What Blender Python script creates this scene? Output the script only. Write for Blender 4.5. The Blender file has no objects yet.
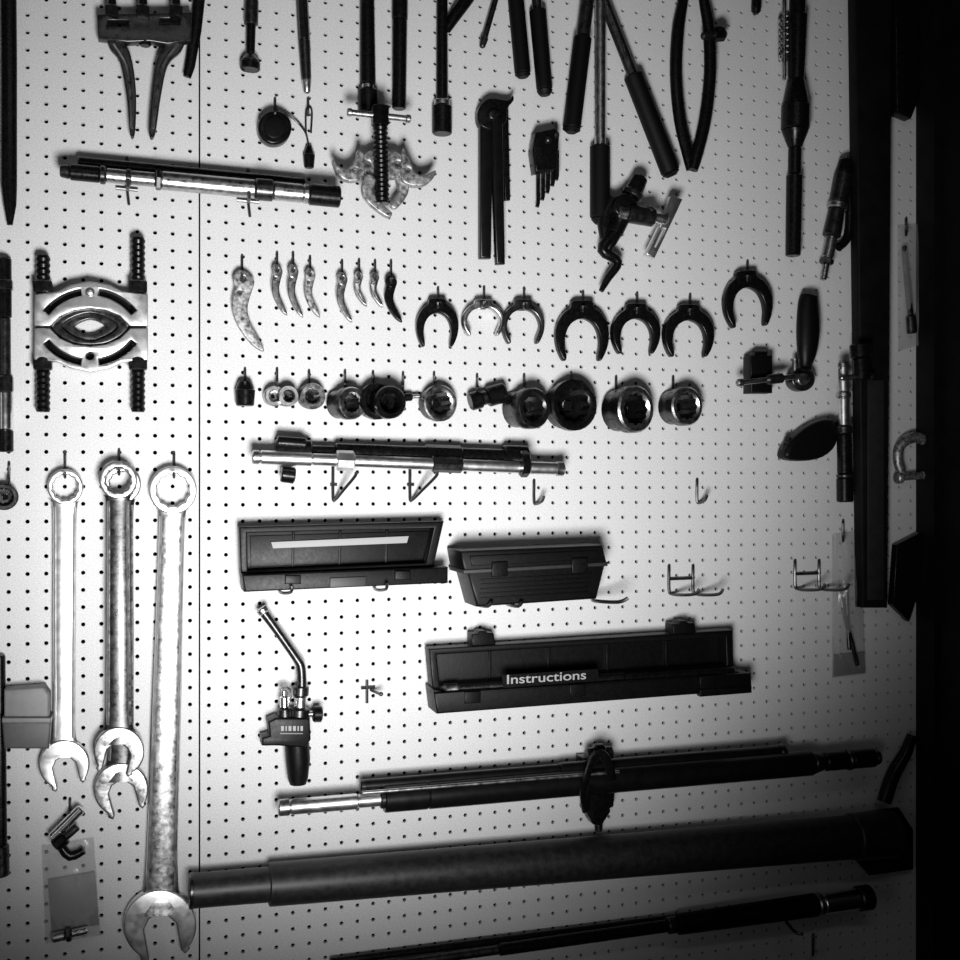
import bpy, bmesh, math, random
from mathutils import Vector, Matrix
random.seed(7)
scene = bpy.context.scene
try:
    scene.view_settings.view_transform = 'Standard'
except Exception: pass

# ---------------- calibration: photo measurements -> wall coordinates -------------
F_PX = 1100.0; TH = math.radians(17); Z0 = 1.80; ZC = 1.55
CAM = Vector((-Z0*math.sin(TH), -Z0*math.cos(TH), ZC))
FW = Vector((math.sin(TH), math.cos(TH), 0)); RT = Vector((math.cos(TH), -math.sin(TH), 0)); UP = Vector((0,0,1))
def ray(u,v,y):
    d = FW + RT*((u-480)/F_PX) - UP*((v-480)/F_PX)
    t = (y-CAM.y)/d.y
    return CAM + d*t, t
def S(u,v=480):
    return ray(u,v,0.0)[1]/F_PX
def W(u,v,h=0.0):            # point h (in local px units) in front of the pegboard
    return ray(u,v,-h*S(u,v))[0]

# ---------------- materials ---------------------------------
def mat(name, base, rough=0.5, metal=0.0, ns=60, na=0.0, bump=0.0, rn=0.0, alpha=1.0, spec=0.5):
    m = bpy.data.materials.new(name); m.use_nodes = True
    nt = m.node_tree; b = nt.nodes['Principled BSDF']
    b.inputs['Roughness'].default_value = rough
    b.inputs['Metallic'].default_value = metal
    b.inputs['Specular IOR Level'].default_value = spec
    b.inputs['Base Color'].default_value = (base,base,base,1)
    b.inputs['Alpha'].default_value = alpha
    tc = nt.nodes.new('ShaderNodeTexCoord')
    n = nt.nodes.new('ShaderNodeTexNoise'); n.inputs['Scale'].default_value = ns; n.inputs['Detail'].default_value = 6
    n.inputs['Roughness'].default_value = 0.65
    nt.links.new(tc.outputs['Object'], n.inputs['Vector'])
    if na > 0:
        mr = nt.nodes.new('ShaderNodeMapRange')
        mr.inputs['From Min'].default_value = 0.3; mr.inputs['From Max'].default_value = 0.7
        mr.inputs['To Min'].default_value = base*(1-na); mr.inputs['To Max'].default_value = min(1,base*(1+na))
        nt.links.new(n.outputs['Fac'], mr.inputs['Value'])
        nt.links.new(mr.outputs['Result'], b.inputs['Base Color'])
    if rn > 0:
        mr = nt.nodes.new('ShaderNodeMapRange')
        mr.inputs['From Min'].default_value = 0.3; mr.inputs['From Max'].default_value = 0.7
        mr.inputs['To Min'].default_value = max(0.05,rough-rn); mr.inputs['To Max'].default_value = rough+rn
        nt.links.new(n.outputs['Fac'], mr.inputs['Value'])
        nt.links.new(mr.outputs['Result'], b.inputs['Roughness'])
    if bump > 0:
        bp = nt.nodes.new('ShaderNodeBump'); bp.inputs['Strength'].default_value = bump; bp.inputs['Distance'].default_value = 0.002
        nt.links.new(n.outputs['Fac'], bp.inputs['Height']); nt.links.new(bp.outputs['Normal'], b.inputs['Normal'])
    return m
BOARD = mat('pegboard_paint', 0.70, 0.6, 0, 520, 0.22, 0.35)
BACK  = mat('dark_backing', 0.004, 0.9, spec=0.1)
CHR   = mat('chrome', 0.88, 0.22, 1.0, 50, 0.06, 0.0, 0.05)
SATIN = mat('satin_chrome', 0.80, 0.36, 1.0, 70, 0.12, 0.03, 0.06)
STEEL = mat('worn_steel', 0.50, 0.34, 1.0, 120, 0.35, 0.08, 0.1)
PAT   = mat('patina_steel', 0.40, 0.45, 0.8, 160, 0.85, 0.3, 0.15)
IRON  = mat('black_oxide', 0.010, 0.28, 0.6, 140, 0.4, 0.1, 0.08, spec=0.4)
DARK  = mat('dark_steel', 0.07, 0.30, 0.9, 110, 0.45, 0.08, 0.08)
PLAS  = mat('black_plastic', 0.003, 0.42, 0, 200, 0.3, 0.1, 0.05, spec=0.2)
RUB   = mat('black_rubber', 0.002, 0.55, 0, 200, 0.3, 0.2, spec=0.2)
PIPE  = mat('blackened_pipe', 0.05, 0.45, 0.7, 90, 0.35, 0.05, 0.06)
PAINT = mat('black_enamel', 0.005, 0.33, 0.2, 60, 0.3, 0.0, 0.04, spec=0.4)
WIRE  = mat('zinc_wire', 0.10, 0.35, 0.9, 100, 0.3)
PALE  = mat('faded_print', 0.36, 0.6)
GREYP = mat('grey_plastic', 0.20, 0.5, 0, 60, 0.15)
MIDP  = mat('mid_grey_plastic', 0.08, 0.5, 0, 60, 0.2)
DKP   = mat('dark_grey_film', 0.018, 0.5, 0, 60, 0.3)
BAG   = mat('clear_bag', 0.5, 0.18, 0, 40, 0.1, 0.2, alpha=0.38)
WOOD  = mat('dark_painted_wood', 0.005, 0.6, 0, 25, 0.6, 0.2, spec=0.15)
FLOORM= mat('concrete_floor', 0.08, 0.8, 0, 8, 0.3, 0.2)

# ---------------- mesh accumulator ------------------------------
def crc(p, n=4, closed=True):
    out=[]; N=len(p); rng = N if closed else N-1
    g = (lambda i: p[i%N]) if closed else (lambda i: p[max(0,min(N-1,i))])
    for i in range(rng):
        a,b,c,d = g(i-1),g(i),g(i+1),g(i+2)
        for k in range(n):
            t=k/n
            out.append(tuple(0.5*((2*b[j])+(c[j]-a[j])*t+(2*a[j]-5*b[j]+4*c[j]-d[j])*t*t+(-a[j]+3*b[j]-3*c[j]+d[j])*t**3) for j in range(len(b))))
    if not closed: out.append(tuple(p[-1]))
    return out
def circ(u,v,r,n=24,ry=None,a0=0.0):
    ry = r if ry is None else ry
    return [(u+r*math.cos(a0+2*math.pi*k/n), v+ry*math.sin(a0+2*math.pi*k/n)) for k in range(n)]
def star(u,v,r1,r2,n=12):
    return [(u+(r1 if k%2 else r2)*math.cos(math.pi*k/n), v+(r1 if k%2 else r2)*math.sin(math.pi*k/n)) for k in range(2*n)]
def rect(u0,v0,u1,v1): return [(u0,v0),(u1,v0),(u1,v1),(u0,v1)]
def bar(u0,v0,u1,v1,w0,w1=None):
    w1 = w0 if w1 is None else w1
    dx,dy=u1-u0,v1-v0; L=math.hypot(dx,dy); nx,ny=-dy/L,dx/L
    return [(u0+nx*w0/2,v0+ny*w0/2),(u1+nx*w1/2,v1+ny*w1/2),(u1-nx*w1/2,v1-ny*w1/2),(u0-nx*w0/2,v0-ny*w0/2)]

class Obj:
    def __init__(s,name): s.name=name; s.v=[]; s.f=[]; s.m=[]; s.mats=[]
    def mi(s,m):
        if m not in s.mats: s.mats.append(m)
        return s.mats.index(m)
    def add(s,vs,fs,m):
        b=len(s.v); k=s.mi(m)
        s.v += [tuple(x) for x in vs]
        for f in fs: s.f.append([b+i for i in f]); s.m.append(k)
    def sweep(s,P,R,m,seg=16,flat=1.0,closed=False,a0=0.0,cap=True):
        n=len(P); T=[]
        for i in range(n):
            if closed: a,b=P[i-1],P[(i+1)%n]
            else:
                j=i
                while j>0 and (P[j]-P[i]).length<1e-7: j-=1
                k=i
                while k<n-1 and (P[k]-P[i]).length<1e-7: k+=1
                a,b=P[j],P[k]
            T.append((b-a).normalized())
        ref = Vector((0,-1,0)) if abs(T[0].y)<0.9 else Vector((0,0,1))
        vs=[]; nn=ref
        for i in range(n):
            t=T[i]; q=nn-t*nn.dot(t)
            if q.length<1e-4: q=Vector((1,0,0))-t*t.x
            nn=q.normalized(); b=t.cross(nn)
            for k in range(seg):
                a=a0+2*math.pi*k/seg
                vs.append(P[i]+nn*(R[i]*flat*math.cos(a))+b*(R[i]*math.sin(a)))
        fs=[]
        for i in range(n if closed else n-1):
            j=(i+1)%n
            for k in range(seg):
                l=(k+1)%seg
                fs.append([i*seg+k,i*seg+l,j*seg+l,j*seg+k])
        if not closed and cap:
            fs.append([k for k in range(seg)][::-1]); fs.append([(n-1)*seg+k for k in range(seg)])
        s.add(vs,fs,m)
    def tube(s,pts,m,seg=14,sm=0,flat=1.0,closed=False,a0=0.0):
        if sm: pts=crc(pts,sm,closed)
        s.sweep([W(p[0],p[1],p[2]) for p in pts],[p[3]*S(p[0]) for p in pts],m,seg,flat,closed,a0)
    def wire(s,pts,r,m,sm=0,seg=8,closed=False):
        s.tube([(p[0],p[1],p[2],r) for p in pts],m,seg,sm,1.0,closed)
    def segs(s,a,b,h,L,flat=1.0):
        D=math.hypot(b[0]-a[0],b[1]-a[1])
        for e in L:
            t0,t1,r0,r1,m=e[:5]; sg=e[5] if len(e)>5 else 20
            c=min(0.25*min(r0,r1),0.25*abs(t1-t0),1.2)
            pts=[]
            for t,r in ((t0,max(r0-c,.05)),(t0+c,r0),(t1-c,r1),(t1,max(r1-c,.05))):
                k=t/D; pts.append((a[0]+(b[0]-a[0])*k,a[1]+(b[1]-a[1])*k,h,r))
            s.tube(pts,m,sg,0,flat)
    def plate(s,out,h0,h1,m,holes=(),bev=0.8,sm=0,lvl=2):
        cu,cv=sum(p[0] for p in out)/len(out),sum(p[1] for p in out)/len(out)
        sc=S(cu,cv); yf=-h1*sc; yb=-h0*sc; bv=min(bev*sc,abs(yf-yb)*0.49)
        cur=bpy.data.curves.new('tmp','CURVE'); cur.dimensions='2D'; cur.fill_mode='BOTH'
        for k,pl in enumerate([out]+list(holes)):
            if sm and k==0: pl=crc(pl,sm)
            sp=cur.splines.new('POLY'); sp.points.add(len(pl)-1)
            for i,p in enumerate(pl):
                w=ray(p[0],p[1],yf)[0]; sp.points[i].co=(w.x,w.z,0,1)
            sp.use_cyclic_u=True
        cur.extrude=abs(yf-yb)/2-bv; cur.bevel_depth=bv; cur.bevel_resolution=lvl; cur.offset=-bv
        ob=bpy.data.objects.new('tmp',cur); me=ob.to_mesh()
        ym=(yf+yb)/2
        vs=[(q.co.x, ym-q.co.z, q.co.y) for q in me.vertices]
        fs=[list(p.vertices) for p in me.polygons]
        s.add(vs,fs,m)
        ob.to_mesh_clear(); bpy.data.objects.remove(ob); bpy.data.curves.remove(cur)
    def ball(s,u,v,h,r,m,sv=1.0,sh=1.0,seg=18,rings=10):
        c=W(u,v,h); R=r*S(u); vs=[];fs=[]
        for i in range(rings+1):
            a=math.pi*i/rings
            for k in range(seg):
                b=2*math.pi*k/seg
                vs.append(c+Vector((R*math.sin(a)*math.cos(b),R*sh*math.sin(a)*math.sin(b),R*sv*math.cos(a))))
        for i in range(rings):
            for k in range(seg):
                l=(k+1)%seg; fs.append([i*seg+k,(i+1)*seg+k,(i+1)*seg+l,i*seg+l])
        s.add(vs,fs,m)
    def ring(s,u,v,h,R,r,m,sv=1.0,seg=10,n=28):
        s.tube([(u+R*math.cos(2*math.pi*k/n),v+R*sv*math.sin(2*math.pi*k/n),h,r) for k in range(n)],m,seg,closed=True)
    def socket(s,u,v,r,L,m,dx=0.15,dz=0.0,hole=0.66,h=4,r2=None,pts=12,rim=None):
        d=Vector((dx,-1,dz)).normalized(); sc=S(u); Lm=L*sc
        P1=W(u,v,h+L*0.95); P0=P1-d*Lm
        X=Vector((0,0,1)).cross(d).normalized(); Y=d.cross(X)
        n=pts*2; R=r*sc; Rb=(r2 if r2 else r*0.9)*sc
        def rg(t,f,starry=0):
            o=[]
            for k in range(n):
                a=2*math.pi*k/n; rr=f*(1-(starry if k%2 else 0))
                o.append(P0+d*(Lm*t)+X*(rr*math.cos(a))+Y*(rr*math.sin(a)))
            return o
        rs=[rg(0,Rb*0.35),rg(0,Rb*0.9),rg(0.04,Rb),rg(0.45,Rb),rg(0.55,R),rg(0.94,R),rg(1,R*0.93),rg(1,R*(hole+0.05)),rg(0.93,R*hole,0.14),rg(0.35,R*hole,0.14),rg(0.35,R*0.25)]
        for i in range(len(rs)-1):
            fs=[]
            for k in range(n):
                l=(k+1)%n; fs.append([k,l,n+l,n+k])
            s.add(rs[i]+rs[i+1],fs,(rim or m) if i in (5,6,7) else m)
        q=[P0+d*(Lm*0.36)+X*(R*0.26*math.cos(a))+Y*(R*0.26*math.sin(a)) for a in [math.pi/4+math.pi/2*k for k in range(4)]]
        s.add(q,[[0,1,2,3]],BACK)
    def sheet(s,quad,h,amp,m,n=14):
        vs=[];fs=[]
        for i in range(n+1):
            for j in range(n+1):
                a,b=i/n,j/n
                u=(quad[0][0]*(1-b)+quad[1][0]*b)*(1-a)+(quad[3][0]*(1-b)+quad[2][0]*b)*a
                v=(quad[0][1]*(1-b)+quad[1][1]*b)*(1-a)+(quad[3][1]*(1-b)+quad[2][1]*b)*a
                e=math.sin(math.pi*b)*math.sin(math.pi*min(1,a*1.2))
                vs.append(W(u,v,h+e*amp+random.uniform(-.12,.12)*amp))
        for i in range(n):
            for j in range(n):
                k=i*(n+1)+j; fs.append([k,k+1,k+n+2,k+n+1])
        s.add(vs,fs,m)
    def finish(s,ang=38):
        me=bpy.data.meshes.new(s.name)
        lo=[min(v[i] for v in s.v) for i in range(3)]; hi=[max(v[i] for v in s.v) for i in range(3)]
        c=Vector([(lo[i]+hi[i])/2 for i in range(3)])
        me.from_pydata([Vector(v)-c for v in s.v],[],s.f)
        for m in s.mats: me.materials.append(m)
        for p,k in zip(me.polygons,s.m): p.material_index=k
        me.update()
        bm=bmesh.new(); bm.from_mesh(me)
        bmesh.ops.remove_doubles(bm,verts=bm.verts,dist=0.00002)
        bmesh.ops.recalc_face_normals(bm,faces=bm.faces)
        bm.to_mesh(me); bm.free()
        for p in me.polygons: p.use_smooth=True
        try: me.set_sharp_from_angle(angle=math.radians(ang))
        except Exception: pass
        ob=bpy.data.objects.new(s.name,me); ob.location=c
        scene.collection.objects.link(ob); return ob

# ---------------- pegboard ---------------------------------
def pegboard(name,x0,ncol,z0,nrow):
    P=0.0254; r=0.0031; n=12; T=0.006; vs=[];fs=[]
    for i in range(ncol):
        for j in range(nrow):
            cx=x0+(i+.5)*P; cz=z0+(j+.5)*P; b=len(vs)
            for k in range(n):
                a=math.radians(15+30*k); c,s_=math.cos(a),math.sin(a); q=max(abs(c),abs(s_))
                vs.append((cx+c/q*P/2,0,cz+s_/q*P/2))
            for k in range(n):
                a=math.radians(15+30*k); vs.append((cx+r*math.cos(a),0,cz+r*math.sin(a)))
            for k in range(n):
                a=math.radians(15+30*k); vs.append((cx+r*math.cos(a),T,cz+r*math.sin(a)))
            for k in range(n):
                l=(k+1)%n
                fs.append((b+k,b+l,b+n+l,b+n+k)); fs.append((b+n+k,b+n+l,b+2*n+l,b+2*n+k))
    xa,xb,za,zb=x0,x0+ncol*P,z0,z0+nrow*P
    b=len(vs)
    vs += [(xa,0,za),(xb,0,za),(xb,0,zb),(xa,0,zb),(xa,T,za),(xb,T,za),(xb,T,zb),(xa,T,zb)]
    fs += [(b,b+1,b+5,b+4),(b+1,b+2,b+6,b+5),(b+2,b+3,b+7,b+6),(b+3,b,b+4,b+7)]
    me=bpy.data.meshes.new(name); me.from_pydata(vs,[],fs); me.materials.append(BOARD); me.update()
    ob=bpy.data.objects.new(name,me); scene.collection.objects.link(ob); return xb
P=0.0254
XS=W(199.5,480).x; ZB=ZC-44*P
pegboard('pegboard',XS+0.0012,55,ZB,88)
pegboard('pegboard',XS-0.0012-24*P,24,ZB+0.003,88)
XR=W(921,480).x
def boxm(name,a,b,m):
    o=Obj(name); x0,y0,z0=a; x1,y1,z1=b
    o.add([(x0,y0,z0),(x1,y0,z0),(x1,y1,z0),(x0,y1,z0),(x0,y0,z1),(x1,y0,z1),(x1,y1,z1),(x0,y1,z1)],
      [(0,1,2,3),(4,5,6,7),(0,1,5,4),(1,2,6,5),(2,3,7,6),(3,0,4,7)],m)
    return o.finish()
XL=XS-0.0012-24*P
boxm('wall_back',(XL-1.2,0.03,0),(XR+0.3,0.10,2.9),BACK)
boxm('wall_right',(XR,-2.6,0),(XR+0.08,0.03,2.9),WOOD)
boxm('floor',(XL-1.2,-3.2,-0.05),(XR+0.3,0.1,0.0),FLOORM)
boxm('trim_1',(XR-0.012,-0.05,0.0),(XR,-0.001,2.8),WOOD)

# ---------------- hooks ---------------------------------
def hook(u,v,L=14,drop=4,out=16,m=WIRE,up=4):
    o=Obj('peg_hook')
    o.wire([(u,v-L-4,-3),(u,v-L,1.6),(u,v-L+4,1.8),(u,v,1.8),(u,v+drop,4),(u,v+drop+1,out),(u,v+drop-up,out+4)],1.4,m,sm=4)
    return o.finish()

# ---------------- combination wrenches --------------------
def wrench(ru,rv,R,hu,hv,Rh,w0,w1,m,h=6,th=8,jaw=12,open_=0.95,hole=0.66,m2=None):
    o=Obj('combination_wrench')
    ax=math.atan2(hv-rv,hu-ru)
    o.plate(circ(ru,rv,R,40),h,h+th,m,holes=[star(ru,rv,R*hole*1.05,R*hole*0.93,12)],bev=1.6)
    c,s_=math.cos(ax),math.sin(ax)
    L=math.hypot(hu-ru,hv-rv)
    def A(t,w): return (ru+c*t-s_*w, rv+s_*t+c*w)
    t0,t1=R*0.8,L-Rh*0.7
    o.tube([(*A(t0,0),h+th/2,w0*.66),(*A(t0+R*.8,0),h+th/2,w0*.5),(*A((t0+t1)/2,0),h+th/2,(w0+w1)/4),(*A(t1-Rh*.8,0),h+th/2,w1*.5),(*A(t1,0),h+th/2,w1*.5+Rh*.18),(*A(t1+Rh*.35,0),h+th/2,w1*.5+Rh*.3)],m2 or m,seg=20,sm=5,flat=0.30)
    for sg in (-1,1):
        o.tube([(*A(t0+R*.3,sg*w0*.44),h+th*.62,1.7),(*A((t0+t1)/2,sg*(w0+w1)/4*.86),h+th*.62,1.9),(*A(t1-Rh*.4,sg*w1*.44),h+th*.62,2.0)],m,seg=8,sm=5)
    ja=ax+math.radians(jaw)
    cj,sj=math.cos(ja),math.sin(ja)
    def B(x,y): return (hu+(cj*y-sj*x)*Rh, hv+(sj*y+cj*x)*Rh)
    w=open_/2
    pts=[B(w,0.02),B(w,0.85),B(w+.10,1.0)]
    a=math.atan2(0.80,w+.30)
    pts.append(B(w+.27,0.88))
    n=22
    for k in range(n+1):
        an=a-(math.pi+2*a)*k/n
        pts.append(B(math.cos(an)*1.02, math.sin(an)))
    pts += [B(-w-.27,0.78),B(-w-.10,0.9),B(-w,0.78),B(-w,0.02),B(-w*.6,-.22),B(0,-.32),B(w*.6,-.22)]
    o.plate(pts,h-1,h+th+1,m,bev=1.6)
    return o.finish()
wrench(65,487,18,64,765,25,22,21,SATIN,jaw=-14,open_=0.92,hole=.7)
wrench(122,484,19,121,790,27,22,25,STEEL,h=5,jaw=-16,m2=DARK)
wrench(118,480,19,119,752,25,21,24,STEEL,h=17,jaw=14,m2=DARK)
wrench(173,490,24,160,926,36,25,31,SATIN,jaw=-12,open_=0.9,th=10,hole=.68,m2=STEEL)
for u,v in ((65,466),(119,463),(174,466)): hook(u,v,L=12,drop=10,out=30)

# ---------------- bearing separator -------------------------
o=Obj('bearing_separator')
for u,a,b in ((43,256,412),(138,238,412)):
    n=int((b-a)/3)
    pts=[]
    for k in range(n+1):
        v=a+(b-a)*k/n; pts.append((u,v,12,7.2 if k%2 else 6.0))
    o.tube(pts,IRON,seg=14)
    for v in (281,358):
        o.segs((u,v),(u,v+16),13,[(0,12,10,10,DARK,6)])
def arch(cu,cv,R1,R2,a0,a1,n=14,ry=1.0):
    p=[(cu+R1*math.cos(math.radians(a0+(a1-a0)*k/n)),cv+ry*R1*math.sin(math.radians(a0+(a1-a0)*k/n))) for k in range(n+1)]
    p+=[(cu+R2*math.cos(math.radians(a1+(a0-a1)*k/n)),cv+ry*R2*math.sin(math.radians(a1+(a0-a1)*k/n))) for k in range(n+1)]
    return p
inner=[(50,326),(60,316),(74,310),(90,308),(106,310),(120,316),(130,326)]
up=[(34,326),(34,294),(58,291),(70,285),(90,281),(110,285),(122,291),(148,294),(148,326)]
o.plate(up+inner[::-1],6,20,SATIN,holes=[arch(90,348,60,53,-141,-99),arch(90,348,60,53,-81,-39)],bev=1.2)
lo=[(148,328),(148,360),(122,362),(110,368),(90,372),(70,368),(58,362),(34,360),(34,328)]
inl=[(50,328),(60,338),(74,344),(90,346),(106,344),(120,338),(130,328)]
o.plate(lo+inl,6,20,SATIN,holes=[arch(90,306,60,53,99,141),arch(90,306,60,53,39,81),circ(90,356,4,16)],bev=1.2)
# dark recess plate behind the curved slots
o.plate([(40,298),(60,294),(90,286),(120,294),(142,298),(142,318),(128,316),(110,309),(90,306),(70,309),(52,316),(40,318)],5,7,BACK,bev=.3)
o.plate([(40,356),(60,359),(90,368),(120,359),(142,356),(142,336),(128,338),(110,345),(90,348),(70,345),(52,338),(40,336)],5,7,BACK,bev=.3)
o.plate(crc([(51,326),(68,312),(90,308),(112,312),(129,326),(112,341),(90,345),(68,341)],4),4,16,DARK,holes=[crc([(62,326),(90,313),(118,326),(90,341)],5)],bev=1.5)
o.plate(crc([(62,326),(90,313),(118,326),(90,341)],5),2,11,DARK,holes=[crc([(74,327),(90,319),(106,327),(90,335)],5)],bev=1)
o.plate([(36,323.5),(50,323.5),(50,329),(36,329)],2,19,IRON,bev=.5); o.plate([(130,323.5),(146,323.5),(146,329),(130,329)],2,19,IRON,bev=.5)
o.ball(90,292,20,4.5,SATIN,sh=.5)
o.finish()

# ---------------- left edge tools --------------------------
o=Obj('pry_bar'); o.tube([(8,-60,8,7.5),(9,60,8,7.5),(9,185,8,7.5),(10,205,8,6),(10,225,8,2.5)],IRON,seg=16,flat=.6); o.finish()
o=Obj('extension_bar')
o.segs((4,258),(5,452),9,[(0,60,7,7,IRON),(22,32,9,9,DARK,6),(60,118,6,6,DARK),(118,134,9,9,DARK,6),(134,172,8,8,CHR),(172,194,8,8,IRON)]); o.finish()
hook(9,478,L=14,out=12)
o=Obj('socket'); o.socket(4,497,13,14,DARK,dx=0); o.finish()
o=Obj('extension_bar'); o.segs((-1,655),(1,876),8,[(0,190,6,6,IRON),(190,221,8,8,DARK)]); o.finish()
o=Obj('plastic_bin')
o.plate([(4,690),(44,687),(49,695),(49,722),(4,722)],2,26,GREYP,bev=2); o.plate([(2,722),(51,722),(49,749),(4,749)],2,30,MIDP,bev=2); o.plate([(2,718),(51,718),(51,723),(2,723)],2,33,GREYP,bev=1); o.finish()

# ---------------- top row --------------------------
o=Obj('two_jaw_puller')
o.plate([(97,14),(192,12),(191,40),(168,44),(150,41),(128,42),(98,38)],8,20,DARK,holes=[rect(108,20,128,26),rect(160,18,180,24)],bev=1.5)
for a in (112,143,176): o.segs((a,-20),(a,22),22,[(0,30,4,4,IRON),(26,38,7,7,DARK,6)])
o.plate(crc([(108,38),(122,40),(131,56),(136,90),(135,132),(130,134),(127,100),(120,62),(110,48)],4),8,16,DARK,bev=1.5)
o.plate(crc([(185,36),(168,42),(157,58),(152,92),(149,133),(155,134),(161,95),(168,64),(181,50)],4),8,16,DARK,bev=1.5)
o.tube([(114,44,16,2),(127,66,16,2),(131,100,16,1.6),(132,128,16,1.4)],STEEL,sm=4,seg=8); o.tube([(178,44,16,2),(162,66,16,2),(156,100,16,1.6),(153,128,16,1.4)],STEEL,sm=4,seg=8)
o.segs((145,38),(145,120),14,[(0,8,6,6,IRON)])
o.finish()
o=Obj('chisel'); o.tube([(201,-20,8,6),(196,30,8,5.5),(190,66,8,5),(187,77,8,4)],IRON,flat=.6); o.finish()
o=Obj('valve_tool'); o.segs((252,-20),(250,70),8,[(0,75,5,4.5,IRON),(20,45,7,7,DARK),(74,82,5,9,DARK),(82,90,10,10,IRON)]); o.finish()
o=Obj('punch'); o.segs((301,-20),(307,93),8,[(0,60,6,6,DARK,8),(60,100,6,5,DARK),(100,113,5,3.5,STEEL)]); o.finish()
o=Obj('breaker_bar'); o.segs((367,-20),(368,114),9,[(0,104,7,8,IRON),(104,110,6,6,STEEL),(110,134,10,10,IRON)]); o.finish()
o=Obj('breaker_bar'); o.segs((400,-20),(399,109),9,[(0,40,8,8,IRON),(40,129,7.5,7,IRON)]); o.finish()
o=Obj('ratchet_handle'); o.segs((442,-20),(442,134),9,[(0,125,5.5,6,IRON),(120,126,8,8,STEEL),(126,154,10,10,IRON)])
o.tube([(447,30,11,4),(455,16,11,6),(470,-6,11,7),(476,-20,11,7)],IRON,sm=3); o.finish()
o=Obj('feeler_rod'); o.segs((501,-20),(482,47),8,[(0,60,3,3,DARK),(60,70,4,3,DARK)]); o.finish()
o=Obj('bolt_cutter')
o.segs((513,-30),(523,77),9,[(0,20,5,5,DARK),(20,104,8,8,RUB),(104,108,8,6,RUB)])
o.segs((534,-30),(545,95),9,[(0,42,5,5,DARK),(40,120,8.5,8,RUB),(120,126,8,6,RUB)]); o.finish()
o=Obj('bolt_cutter')
o.segs((592,-40),(571,133),16,[(0,80,7,7,DARK),(78,170,9,9,RUB),(170,174,9,6,RUB)])
o.segs((588,-40),(672,176),10,[(0,125,5.5,5.5,DARK),(123,228,9.5,9.5,RUB),(228,232,9,6,RUB)])
o.segs((600,-40),(600,224),12,[(0,188,5.5,5.5,STEEL),(186,258,10,10,RUB),(258,264,9,6,RUB)])
o.finish()
o=Obj('slip_joint_pliers')
o.tube([(688,-40,10,5),(683,0,10,5.5),(678,30,10,6.5),(676,75,10,6.5),(680,120,10,6.5),(688,155,10,6),(691,170,10,5)],IRON,sm=4,flat=.8)
o.tube([(700,-40,14,5),(704,0,14,5.5),(709,30,14,6.5),(710,75,14,6.5),(705,120,14,6.5),(697,155,14,6),(693,170,14,5)],IRON,sm=4,flat=.8)
o.segs((702,36),(726,34),18,[(0,24,4,4,DARK),(10,22,7,7,IRON,8)]); o.ball(719,33,18,7,IRON); o.finish()
o=Obj('long_shaft_driver')
o.segs((798,-30),(793,256),12,[(0,45,8,8,IRON),(45,110,10,8,IRON),(110,135,9,13,IRON),(135,160,14,14,IRON),(160,178,13,7,IRON),(178,205,6.5,6.5,IRON),(205,286,8,7.5,IRON)])
for k in range(7): o.ring(784,20+k*6,8,5,1.4,STEEL,n=14,seg=6)
o.segs((784,-10),(784,80),8,[(0,90,2,2,STEEL)]); o.finish()
o=Obj('small_punch'); o.segs((757,-20),(756,14),8,[(0,30,5,5,IRON),(30,34,5,3,IRON)]); o.finish()
o=Obj('grease_gun_coupler')
o.segs((846,160),(823,280),12,[(0,14,7,8,IRON),(14,44,9,9,DARK),(44,50,10,10,STEEL),(50,78,8,9,DARK),(78,100,6,6,STEEL),(100,106,7,7,DARK,6),(106,122,3.5,3.5,STEEL)])
o.tube([(842,172,9,4),(849,200,9,4),(848,235,9,4.5),(838,248,9,4)],IRON,sm=4); o.finish()

# ---------------- torque wrench top ------------------
o=Obj('torque_wrench')
o.segs((60,171),(340,197),26,[(0,10,6,7,DARK),(10,40,8,8,IRON),(40,46,9,9,DARK),(46,96,7,7,STEEL),(66,72,8,8,DARK),(96,102,10,10,DARK,6),(102,196,9,9,STEEL),(196,214,10.5,10.5,DARK),(214,244,9,9,STEEL),(244,250,9.5,9.5,STEEL),(250,281,10.5,10.5,IRON)])
o.segs((78,164),(306,186),12,[(0,228,7.5,7.5,IRON)])
o.finish()
for u,v in ((127,183),(248,195)):
    o=Obj('peg_hook'); o.wire([(u,v-26,-2),(u,v-22,2),(u,v+4,2),(u+1,v+5,30),(u+1,v-3,36)],1.6,WIRE,sm=3); o.wire([(u-11,v+5,2.5),(u+11,v+7,2.5)],1.8,WIRE); o.wire([(u,v+5,2.5),(u+2,v+22,2.5)],1.4,WIRE); o.finish()

# ---------------- plug with chain ------------------
o=Obj('drain_plug_on_chain')
o.plate(circ(275,127,17,32),3,18,IRON,bev=2.5); o.plate(circ(275,127,11,32),18,21,PLAS,bev=1)
o.plate(rect(259,117,266,133),3,12,DARK,bev=1)
o.wire([(285,113,10),(297,122,6),(306,134,5),(309,150,5)],0.9,DARK,sm=4)
o.wire([(306,133,5),(306,112,4),(309,107,3),(312,112,4),(311,133,5)],0.9,DARK,sm=4)
o.segs((309,146),(309,168),6,[(0,8,3,5,IRON),(8,22,6,5,IRON)]); o.finish()
hook(308,110,L=10,out=8); hook(275,112,L=12,out=14)

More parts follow.
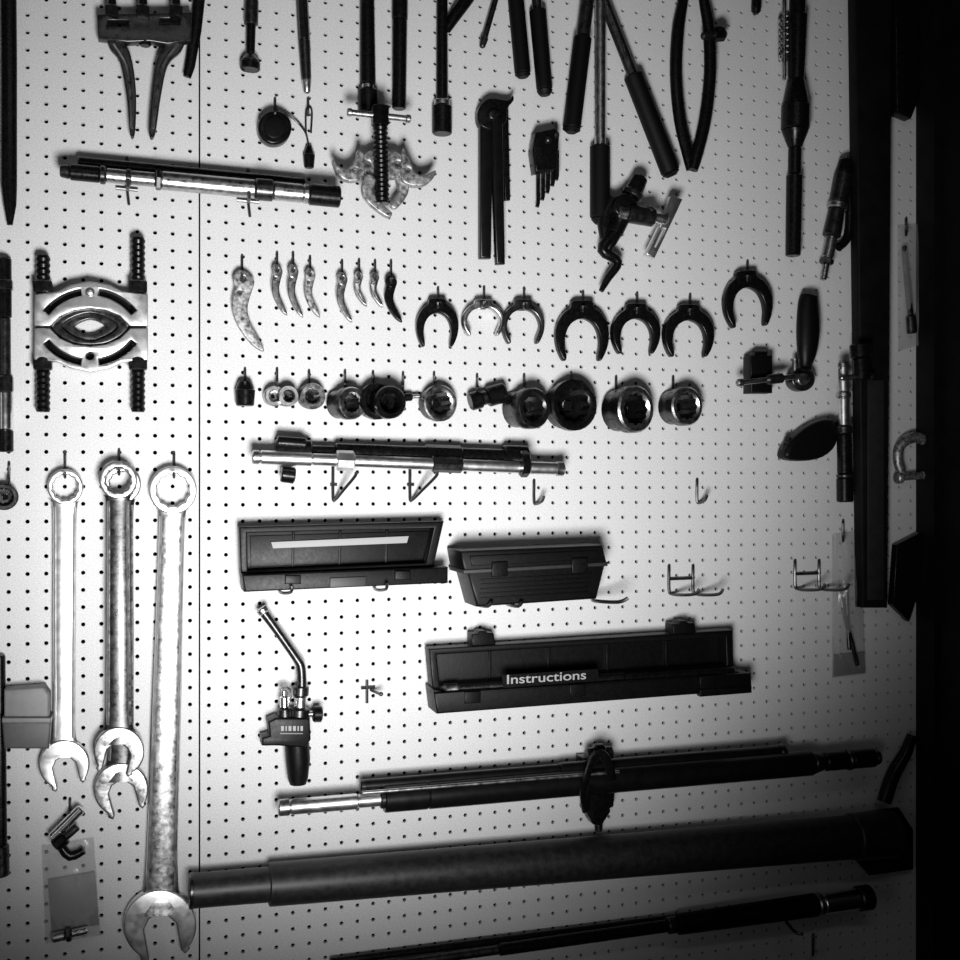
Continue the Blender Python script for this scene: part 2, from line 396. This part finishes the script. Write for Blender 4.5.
# ---------------- gear puller ------------------
o=Obj('three_jaw_gear_puller')
o.segs((347,112),(411,119),34,[(0,64,3,3,STEEL),(0,5,4,4,STEEL),(59,64,4,4,STEEL)])
pts=[]
for k in range(40): pts.append((380+k*0.05,112+k*2.35,32,7.5 if k%2 else 6.3))
o.tube(pts,IRON,seg=12)
o.segs((380,106),(380,150),32,[(0,20,9,9,IRON,6)])
o.plate([(361,156),(370,150),(394,150),(404,155),(406,168),(398,178),(368,179),(360,168)],16,26,PAT,holes=[circ(368,164,3,12),circ(398,164,3,12)],bev=2)
def jawp(pts,h0,h1,m,hl=()): o.plate(crc(pts,5),h0,h1,m,holes=hl,bev=1.5)
jawp([(364,154),(358,149),(356,158),(348,168),(338,165),(333,159),(338,174),(350,181),(364,176)],20,30,PAT,[circ(356,170,2.5,12)])
jawp([(402,154),(404,148),(409,157),(416,172),(424,175),(436,170),(432,180),(420,186),(402,180)],20,30,PAT,[circ(408,170,2.5,12)])
jawp([(366,174),(362,190),(370,204),(388,217),(392,212),(380,202),(374,190),(376,178)],26,34,PAT)
jawp([(396,176),(399,190),(391,204),(397,208),(408,194),(408,180)],16,24,PAT)
o.finish()

# ---------------- long reach pliers ------------------
o=Obj('long_reach_pliers')
o.plate(crc([(479,108),(490,98),(508,100),(513,95),(514,100),(508,108),(506,122),(494,130),(480,124)],3),6,18,IRON,bev=1.5)
o.plate(bar(487,118,486,258,13,11),6,16,PAINT,bev=2); o.plate(bar(497,116,501,264,12,9),12,20,PAINT,bev=2)
o.plate(bar(505,108,508,200,7,5),4,10,IRON,bev=1)
o.plate(circ(494,114,5,16),18,22,DARK,bev=1); o.finish()
# ---------------- hex key set ------------------
o=Obj('hex_key_set')
o.plate([(536,132),(555,128),(560,133),(557,168),(536,172),(533,150)],6,22,IRON,bev=2)
for k,(u,L) in enumerate(((538,207),(543,200),(548,193),(553,186),(557,180))):
    o.wire([(u,150,10+k*2),(u,L-4,10+k*2),(u-1,L,10+k*2)],2.1,IRON,seg=6)
o.ball(548,140,22,4,DARK); o.finish()
hook(556,133,L=8,out=20)

# ---------------- flywheel puller ------------------
o=Obj('flywheel_puller')
o.segs((606,252),(640,178),18,[(0,20,5,7,IRON),(20,60,8,9,IRON),(60,66,11,11,DARK),(66,82,9,8,IRON)])
o.segs((618,212),(668,220),28,[(0,10,6,6,STEEL),(10,36,9,9,DARK),(36,50,5,5,STEEL)])
o.plate([(671,196),(683,199),(676,214),(655,258),(646,254),(662,222)],18,26,SATIN,holes=[bar(664,228,655,247,3)],bev=1.2)
o.tube([(612,236,18,7),(603,250,18,6),(618,262,18,4.5),(608,278,18,4),(601,291,18,2.5)],IRON,sm=4)
o.tube([(612,200,16,8),(604,218,16,7),(606,240,16,6)],IRON,sm=3)
o.plate(circ(626,205,12,24),10,30,IRON,bev=2); o.ball(650,212,30,6,STEEL)
o.finish()

# ---------------- puller jaws ------------------
def jaw(u,v0,v1,w,m,flip=1):
    H=v1-v0
    sh=[(0.0,0.0),(0.35,0.04),(0.62,0.14),(0.45,0.30),(0.30,0.48),(0.45,0.66),(0.85,0.86),(1.05,0.98),(0.95,1.0),(0.5,0.92),(0.02,0.76),(-0.32,0.58),(-0.42,0.40),(-0.30,0.22),(-0.38,0.10),(-0.2,0.02)]
    o=Obj('puller_jaw')
    o.plate(crc([(u+flip*x*w,v0+y*H) for x,y in sh],3),7,13,m,holes=[circ(u+flip*.1*w,v0+.11*H,max(1.6,w*.14),12),circ(u-flip*.05*w,v0+.28*H,max(1.2,w*.1),12)],bev=1.2)
    o.finish()
    hook(u+1,v0+3,L=13 if w<12 else 16,out=13)
jaw(241,270,351,22,PAT)
for u,b in ((276,315),(292,317)): jaw(u,264,b,11,STEEL)
jaw(309,268,317,11,PAT); jaw(341,272,322,11,STEEL); jaw(358,271,306,9,PAT); jaw(374,272,307,9,STEEL); jaw(390,275,322,12,IRON)

# ---------------- crowfoot wrenches ------------------
def crow(u,v,W_,H_,m,h=6,rot=0.0,t=9,thin=1.0):
    a=W_/2; b=H_/2
    L=[(-.20,-1.0),(-.40,-.95),(-.44,-.76),(-.72,-.56),(-.96,-.16),(-1.0,.26),(-.92,.64),(-.74,.98),(-.62,1.0),(-.60,.84),(-.66,.5),(-.62,.12),(-.46,-.18),(-.22,-.34)]
    if thin!=1.0: L=[(x,y) if i<10 else (x*1.18,y-.16) for i,(x,y) in enumerate(L)]
    pts=L+[(0,-.39 if thin==1.0 else -.55)]+[(-x,y) for x,y in L[::-1]]
    c,s_=math.cos(rot),math.sin(rot)
    pts=[(u+c*x*a-s_*y*b, v+s_*x*a+c*y*b) for x,y in pts]
    o=Obj('crowfoot_wrench')
    q=2.8*W_/45
    cx,cy=u+s_*.70*b, v-c*.70*b
    o.plate(crc(pts,3),h,h+t,m,holes=[circ(cx,cy,q*1.1,4,a0=math.pi/4)],bev=1.8)
    o.finish(); hook(cx,cy,L=16,out=20,drop=1)
crow(438,322,42,48,IRON); crow(484,317,42,36,STEEL,thin=.8); crow(524,321,42,44,DARK,thin=.8)
crow(583,330,53,60,IRON); crow(637,328,48,50,IRON); crow(690,330,50,52,IRON); crow(749,298,48,56,IRON,rot=-.08)

# ---------------- sockets ------------------
def sock(u,v,r,L,m,**k):
    o=Obj('socket'); o.socket(u,v,r,L,m,**k); o.finish()
def shook(u,v): hook(u,v,L=12,out=14,drop=4)
o=Obj('socket'); o.segs((245,381),(245,406),10,[(0,8,7,9,IRON),(8,25,10,9,IRON)]); o.finish()
sock(275,396,10,14,STEEL,hole=.6,rim=SATIN); sock(289,396,10,20,DARK,hole=.6,rim=SATIN); sock(313,396,13,16,DARK,hole=.6,rim=STEEL)
sock(353,403,16,26,DARK,dx=.45,hole=.62,rim=STEEL); sock(378,401,18,22,IRON,dx=.1); sock(391,402,16,34,IRON,dx=.1)
sock(441,403,18,18,DARK,dx=.2,hole=.7,rim=STEEL)
o=Obj('universal_joint_socket'); o.segs((470,402),(506,392),14,[(0,12,9,9,IRON),(12,18,7,7,DARK),(18,36,10,10,IRON)]); o.finish()
sock(535,408,20,30,DARK,dx=.35,hole=.68,rim=DARK); sock(575,405,25,24,IRON,dx=.1,hole=.72); sock(637,409,23,30,IRON,dx=.3,hole=.70,rim=STEEL); sock(688,406,19,26,DARK,dx=.2,hole=.72,rim=STEEL)
o=Obj('socket_adapter'); o.segs((400,398),(420,396),10,[(0,12,4,4,IRON),(12,20,2,2,STEEL)]); o.finish()
for u,v in ((245,382),(277,382),(309,384),(345,384),(373,385),(403,386),(434,386),(477,388),(524,388),(571,386),(616,390),(673,390)): shook(u,v)

# ---------------- extension assembly row 455 -----------------
o=Obj('slide_hammer')
o.segs((252,457),(564,469),30,[(0,8,7,7,STEEL),(8,60,7,7,SATIN),(60,270,6,6,SATIN),(84,102,10,10,SATIN,8),(180,210,8,8,DARK,8),(270,312,6,6,SATIN),(304,312,7,7,STEEL)])
o.segs((275,450),(528,459),18,[(0,36,11,11,IRON),(36,60,6,6,IRON),(60,250,9,9,IRON),(150,186,11,11,IRON,8),(228,252,13,13,IRON)])
o.segs((277,442),(306,444),24,[(0,29,6,6,IRON)])
o.segs((281,474),(296,476),24,[(0,14,8,8,IRON)])
o.segs((520,464),(528,464),34,[(0,8,13,13,IRON,8)])
o.finish()
def trihook(u,v,w=22,d=28):
    o=Obj('peg_hook')
    o.wire([(u,v-6,-2),(u,v-2,2),(u,v+d-3,2),(u+2,v+d,4),(u+w*.5,v+d*.62,22),(u+w,v+d*.15,40),(u+w+1,v,42)],1.6,WIRE,sm=3)
    o.wire([(u-3,v+d*.45,2),(u+4,v+d*.45,2)],1.5,WIRE); o.finish()
trihook(333,472); trihook(410,472,w=26)
def smallhook(u,v):
    o=Obj('peg_hook'); o.wire([(u,v-14,-2),(u,v-10,2),(u,v+8,2),(u+2,v+11,4),(u+8,v+8,18),(u+10,v+3,22)],1.5,WIRE,sm=3); o.finish()
smallhook(534,493); smallhook(697,492)
o=Obj('peg_hook')
o.wire([(361,688,2),(375,687,2)],1.6,WIRE); o.wire([(367,680,2),(367,690,2),(367,703,2)],1.5,WIRE); o.wire([(371,690,2),(380,694,24)],1.5,WIRE); o.ball(381,694,25,2.2,WIRE); o.finish()
def dhook(u,v,w=28):
    o=Obj('peg_hook')
    for du in (0,w):
        o.wire([(u+du,v-6,-2),(u+du,v-1,2),(u+du,v+20,2),(u+du+3,v+24,4),(u+du+12,v+25,20),(u+du+26,v+24,34),(u+du+30,v+19,38)],1.6,WIRE,sm=3)
    o.wire([(u-1,v+9,2),(u+w+1,v+8,2)],1.6,WIRE); o.finish()
dhook(669,570,24); dhook(795,565,24)

# ---------------- tool cases ------------------
o=Obj('open_tool_case')
lid=[(239,527),(444,521),(433,569),(241,578)]
o.plate(lid,10,28,PLAS,holes=[[(247,533),(434,528),(426,563),(248,571)]],bev=1.5)
o.plate(lid,6,12,PLAS,bev=1)
o.plate([(250,536),(430,531),(423,560),(251,567)],11,14,PLAS,bev=.5)
o.plate([(271,542),(409,536),(407,543),(273,548.5)],14,17,PALE,bev=.5)
for t in (0.25,0.5,0.75):
    u=247+187*t; o.plate(bar(u,532-6*t*.3,u-1,569-8*t,2.5),12,16,PLAS,bev=.4)
o.plate([(242,575),(448,567),(448,583),(245,592)],36,42,PLAS,bev=1.5)
o.plate([(244,586),(446,577),(446,583),(245,592)],5,38,PLAS,bev=1)
o.plate([(242,574),(248,574),(250,592),(244,592)],5,40,PLAS,bev=1); o.plate([(441,568),(448,567),(448,583),(442,584)],5,40,PLAS,bev=1)
o.plate([(246,574),(440,566),(440,580),(248,588)],5,9,PLAS,bev=1)
o.segs((256,579),(432,571),26,[(0,30,4,4,DARK),(30,150,2.5,2.5,DARK),(150,176,4,4,DARK)])
for u in (285,395): o.plate(rect(u,577-(u-240)*.04,u+16,586-(u-240)*.04),42,45,PLAS,bev=1)
o.plate([(330,578),(366,576.5),(366,586),(330,587.5)],42,44,DKP,bev=.6)
o.finish()
for u,v in ((283,590),(378,587)):
    o=Obj('peg_hook'); o.wire([(u-4,v-20,-2),(u-4,v-12,2),(u-4,v,2),(u,v+3,30),(u+8,v+2,50),(u+9,v-4,53)],1.6,WIRE,sm=3); o.finish()

o=Obj('closed_tool_case')
o.plate([(467,570),(606,563),(597,599),(477,607)],4,48,PLAS,bev=3)
o.plate([(460,551),(603,545),(608,565),(464,573)],3,52,PLAS,bev=3)
o.plate([(470,556),(598,550),(601,559),(472,566)],52,54,PLAS,bev=1)
o.plate([(463,570),(608,562),(608,566),(464,574)],3,54,DKP,bev=1)
for u in (492,572):
    o.plate([(u,564-(u-450)*.045),(u+16,563-(u-450)*.045),(u+16,578-(u-450)*.045),(u,579-(u-450)*.045)],54,57,PLAS,bev=1.2)
for k in range(5): o.plate(bar(480,580+k*4.6,592-k*1,573.5+k*4.6,1.4),47,49,PLAS,bev=.4)
o.finish()
for u,v,w in ((478,602,14),(510,602,12),(596,598,32)):
    o=Obj('peg_hook'); o.wire([(u-4,v-20,-2),(u-4,v-12,2),(u-4,v,2),(u,v+3,30),(u+w*.7,v+4,52),(u+w,v,58)],1.8,WIRE,sm=3); o.finish()

o=Obj('torque_wrench_case')
lid=[(429,649),(733,630),(734,671),(433,692)]
o.plate(lid,10,28,PLAS,holes=[[(437,655),(726,637),(727,665),(440,685)]],bev=1.8)
o.plate(lid,5,12,PLAS,bev=1)
for t in (.2,.4,.6,.8):
    u=431+295*t; v=655-18*t; o.plate(bar(u,v,u,v+29,3),11,15,PLAS,bev=.5)
o.plate([(434,693),(751,673),(752,690),(437,714)],36,42,PLAS,bev=2)
o.plate([(436,707),(751,684),(752,690),(437,714)],5,38,PLAS,bev=1)
o.plate([(434,690),(441,690),(444,713),(437,714)],5,40,PLAS,bev=1); o.plate([(744,674),(751,673),(752,690),(745,691)],5,40,PLAS,bev=1)
o.plate([(436,690),(748,670),(748,686),(438,708)],5,9,PLAS,bev=1)
o.segs((444,690),(735,672),30,[(0,14,6,6,STEEL),(14,60,4,4,CHR),(60,180,4.5,4.5,DARK),(180,290,6,6,IRON)])
for u,v in ((483,634),(684,624)):
    o.plate([(u-11,v),(u-5,v),(u-3,v-3),(u+3,v-3),(u+5,v-1),(u+11,v-1),(u+13,v+11),(u-11,v+12)],8,26,PLAS,bev=1.5)
for u,v in ((465,700),(570,693),(700,685)): o.plate([(u,v-8),(u+16,v-9),(u+16,v+3),(u,v+4)],42,45,PLAS,bev=1)
o.plate([(700,690),(752,686),(752,693),(701,697)],34,43,PLAS,bev=1)
cu=bpy.data.curves.new('t','FONT'); cu.body='Instructions'; cu.size=1.0; cu.extrude=0.01; cu.offset=0.008
t=bpy.data.objects.new('t',cu); scene.collection.objects.link(t); bpy.context.view_layer.update()
dg=bpy.context.evaluated_depsgraph_get(); me=t.evaluated_get(dg).to_mesh()
xs=[v.co.x for v in me.vertices]; x0,x1=min(xs),max(xs)
A=W(507,684,46); B=W(586,679,46); ex=(B-A); L=ex.length; ex.normalize(); k=L/(x1-x0)
vs=[A+ex*((v.co.x-x0)*k)+Vector((0,0,1))*(v.co.y*k*0.72)+Vector((0,-1,0))*(v.co.z*k) for v in me.vertices]
o.add(vs,[list(p.vertices) for p in me.polygons],PALE)
t.evaluated_get(dg).to_mesh_clear(); bpy.data.objects.remove(t)
q=[ray(502,675,A.y+.0008)[0],ray(598,669,A.y+.0008)[0],ray(599,681,A.y+.0008)[0],ray(503,688,A.y+.0008)[0]]
o.add(q,[(0,1,2,3)],PLAS)
o.finish()

# ---------------- torch head ------------------
o=Obj('blow_torch_head')
o.tube([(262,610,20,4),(264,613,20,4.5),(275,628,20,4),(296,658,20,4),(301,668,20,4.5),(302,690,20,4.5)],DARK,seg=16,sm=4)
o.segs((261,608),(270,621),20,[(0,6,6,6,STEEL)])
o.segs((301,686),(299,722),20,[(0,10,8,8,DARK),(10,22,6,6,STEEL),(22,36,10,10,DARK)])
o.segs((284,690),(285,722),22,[(0,6,3,3,STEEL),(6,18,4.5,4.5,CHR),(18,32,7,7,DARK)])
o.wire([(279,690,22),(284,687,22),(290,690,22),(290,702,22)],1.3,STEEL,sm=3)
o.segs((306,714),(322,714),22,[(0,7,3,3,STEEL),(7,16,8,8,IRON,10)])
o.plate([(268,722),(276,718),(310,718),(311,740),(305,748),(278,746),(262,746),(262,738),(270,736)],8,32,PLAS,bev=2)
for k,(a,b) in enumerate(((281,284),(285.5,287),(288.5,291.5),(293,296),(297.5,299),(300.5,303))): o.plate(rect(a,726,b,731),32,32.8,PALE,bev=.2)
o.plate(rect(280,733,303,734.2),32,32.8,GREYP,bev=.2)
o.tube([(297,744,18,12),(298,760,18,12),(298,778,18,10),(298,784,18,8)],PLAS,seg=16)
o.segs((264,742),(272,741),20,[(0,8,4,4,STEEL)])
o.finish()
hook(300,690,L=20,out=14)

# ---------------- long bars bottom ------------------
o=Obj('long_torque_wrench')
o.segs((278,808),(880,757),36,[(0,12,8,8,STEEL),(12,80,7.5,7.5,SATIN),(80,106,6.5,6.5,SATIN),(102,108,9,9,DARK),(106,150,13,13,PAINT),(150,535,13,12,PAINT),(535,548,11,8,DARK),(548,570,9,9,IRON),(570,574,10,10,DARK),(574,598,9,9,IRON),(598,603,7,7,DARK)])
o.segs((360,786),(785,752),30,[(0,6,6,6,DARK),(4,200,6,6,PAINT),(200,420,7,7,PAINT),(420,426,8,8,DARK)])
o.segs((362,793),(620,772),44,[(0,258,2.0,2.0,STEEL)])
o.finish()
o=Obj('spring_clip_holder')
o.plate([(582,758),(614,756),(612,776),(609,800),(611,812),(602,826),(594,825),(586,811),(588,790),(584,778)],4,22,IRON,bev=2)
o.tube([(586,810,20,4.5),(584,788,54,4.5),(594,756,56,4.5),(604,756,56,4.5),(611,775,50,4.5),(609,806,22,4.5)],IRON,sm=4,flat=.5)
o.segs((586,754),(612,752),30,[(0,8,6,6,DARK),(8,18,9,9,IRON),(18,26,6,6,DARK)])
o.segs((598,815),(599,835),16,[(0,6,6,6,DARK),(6,16,4,4,DARK)])
o.finish()
o=Obj('steel_pipe')
o.segs((189,891),(925,831),32,[(0,82,16.5,16.5,PIPE),(0,5,17,17,DARK),(80,668,20.5,20.5,PIPE),(664,706,22,22,PIPE)])
o.finish()
o=Obj('pipe_bracket'); o.plate([(850,815),(900,808),(914,830),(914,870),(870,876),(848,850)],4,10,IRON,bev=2); o.finish()
o=Obj('breaker_bar')
o.segs((370,968),(870,897),24,[(0,130,4.5,4.5,DARK),(130,300,6,6,IRON),(300,310,8,8,DARK),(310,450,10,11,RUB),(450,456,11,11,STEEL),(456,492,10,10,CHR),(492,505,12,12,DARK)])
o.finish()
o=Obj('extension_bar'); o.segs((330,962),(700,915),12,[(0,370,4,4,IRON)]); o.finish()
o=Obj('peg_hook'); o.wire([(782,915,2),(785,920,20),(795,932,40),(803,934,44)],1.6,WIRE,sm=3); o.finish()
hook(813,950,L=14,out=14)

# ---------------- right side -----------------
o=Obj('steel_straightedge')
o.plate([(855,-60),(893,-60),(888,608),(863,608)],6,20,WOOD,bev=2)
o.plate([(868,380),(884,380),(884,600),(868,600)],20,21,DKP,bev=.4); o.finish()
o=Obj('ratchet_wrench')
o.tube([(809,296,14,9),(808,305,14,10.5),(808,330,14,12),(807,352,14,10),(806,366,14,6),(805,372,14,7)],PLAS,seg=18,sm=3,flat=.8)
o.plate(circ(804,379,12,28),8,22,DARK,bev=2.5); o.plate(circ(804,379,6,20),22,26,STEEL,bev=1)
o.segs((795,372),(795,352),18,[(0,14,3,3,STEEL)])
o.finish()
o=Obj('socket_adapter')
o.plate(rect(751,355,773,393),6,22,PLAS,bev=2); o.plate(rect(755,351,768,357),8,18,IRON,bev=1); o.finish()
o=Obj('sliding_t_handle'); o.segs((737,383),(800,376),32,[(0,63,2.6,2.6,STEEL),(0,6,4,4,STEEL),(30,46,5,5,DARK)]); o.finish()
o=Obj('funnel')
o.plate(crc([(787,458),(788,447),(797,436),(813,424),(828,419),(838,423),(838,444),(825,457),(805,461)],3),5,24,PLAS,bev=5,lvl=4)
o.segs((784,452),(789,436),14,[(0,16,4,4,DARK)]); o.segs((832,428),(843,418),14,[(0,12,4,3,IRON)]); o.finish()
o=Obj('extension_bar')
o.segs((843,362),(845,502),26,[(0,6,5,5,STEEL),(6,30,5,5,SATIN),(30,36,7,7,STEEL),(36,64,5,5,SATIN),(64,72,8,8,DARK),(72,112,7,7,IRON),(112,116,8,8,DARK),(116,140,8,8,IRON)]); o.finish()
o=Obj('socket'); o.segs((860,344),(862,380),30,[(0,14,10,10,IRON),(14,36,8,8,IRON)]); o.segs((840,378),(872,376),32,[(0,32,3,3,STEEL)]); o.finish()
o=Obj('shackle')
o.tube([(902,474,10,4),(898,462,10,4.5),(899,448,10,5),(908,439,10,5.5),(920,438,10,5.5),(930,446,10,5),(932,460,10,4.5),(928,474,10,4)],PAT,sm=4)
o.segs((896,478),(928,475),10,[(0,6,6,6,PAT),(4,30,3.5,3.5,PAT),(26,32,5,5,PAT,6)]); o.finish()
o=Obj('hang_tag_pouch'); o.plate([(897,545),(922,532),(920,590),(910,622),(893,605)],3,12,IRON,bev=1.5); o.finish()
o=Obj('utility_knife_pouch'); o.plate([(895,-40),(919,-40),(919,100),(912,118),(897,112)],3,16,IRON,bev=2); o.finish()
o=Obj('bagged_parts'); o.sheet([(897,226),(919,224),(920,345),(898,352)],4,8,BAG,n=10); o.segs((904,246),(912,335),6,[(0,70,3,3,DARK),(70,88,5,5,DARK)]); o.finish(); hook(906,230,L=10,out=12)
o=Obj('pry_bar'); o.tube([(912,735,14,5),(906,752,14,6),(893,775,14,7),(884,802,14,7)],IRON,sm=4); o.finish()
o=Obj('bagged_punch_set')
o.sheet([(832,535),(860,530),(866,674),(832,678)],4,12,BAG)
o.segs((838,588),(858,668),8,[(0,20,3,3,STEEL),(20,80,2.4,2.0,DARK)]); o.segs((846,590),(850,666),8,[(0,60,2,2,DARK)])
o.plate([(834,655),(864,652),(865,673),(834,677)],3,5,GREYP,bev=.5)
o.finish(); hook(843,536,L=14,out=14)
o=Obj('bagged_hardware')
o.sheet([(42,846),(94,838),(101,936),(46,944)],5,14,BAG)
o.plate([(48,880),(95,872),(99,925),(52,932)],4,6,GREYP,bev=.5)
o.segs((52,838),(82,808),18,[(0,42,5,5,CHR)]); o.segs((55,846),(78,826),22,[(0,14,7,7,IRON),(14,30,4,4,DARK)])
o.tube([(60,845,12,4),(70,856,12,5),(84,850,12,4)],IRON,sm=3)
o.segs((52,938),(88,930),14,[(0,14,5,5,STEEL),(14,20,7,7,DARK,6),(20,37,4,4,CHR)])
o.finish(); hook(70,812,L=12,out=14)

# ---------------- lights -----------------
def look(ob,t): ob.rotation_euler=(t-ob.location).to_track_quat('-Z','Y').to_euler()
sp=bpy.data.lights.new('work_lamp','SPOT'); sp.energy=112; sp.shadow_soft_size=0.17; sp.spot_size=math.radians(84); sp.spot_blend=1.0
so=bpy.data.objects.new('work_lamp',sp); so.location=(-0.38,-1.25,1.17); scene.collection.objects.link(so); look(so,W(370,400))
def area(name,loc,tgt,sx,sy,e):
    l=bpy.data.lights.new(name,'AREA'); l.shape='RECTANGLE'; l.size=sx; l.size_y=sy; l.energy=e
    ob=bpy.data.objects.new(name,l); ob.location=loc; scene.collection.objects.link(ob); look(ob,Vector(tgt))
area('chrome_fill_high',(-0.4,-2.2,2.8),(0,0,1.6),1.4,0.15,1.5)  # added overhead fill, a long strip for the chrome to reflect; no actual fixture
area('chrome_fill_side',(-2.6,-2.2,1.5),(0,0,1.5),0.7,1.9,2.5)  # added tall side fill for reflections in the metal; no actual doorway
w=bpy.data.worlds.new('World'); scene.world=w; w.use_nodes=True
w.node_tree.nodes['Background'].inputs[0].default_value=(.5,.5,.5,1); w.node_tree.nodes['Background'].inputs[1].default_value=0.02

cd=bpy.data.cameras.new('Camera'); cd.sensor_width=36; cd.lens=F_PX/960*36
co=bpy.data.objects.new('Camera',cd); co.location=CAM; scene.collection.objects.link(co)
co.rotation_euler=FW.to_track_quat('-Z','Y').to_euler(); scene.camera=co
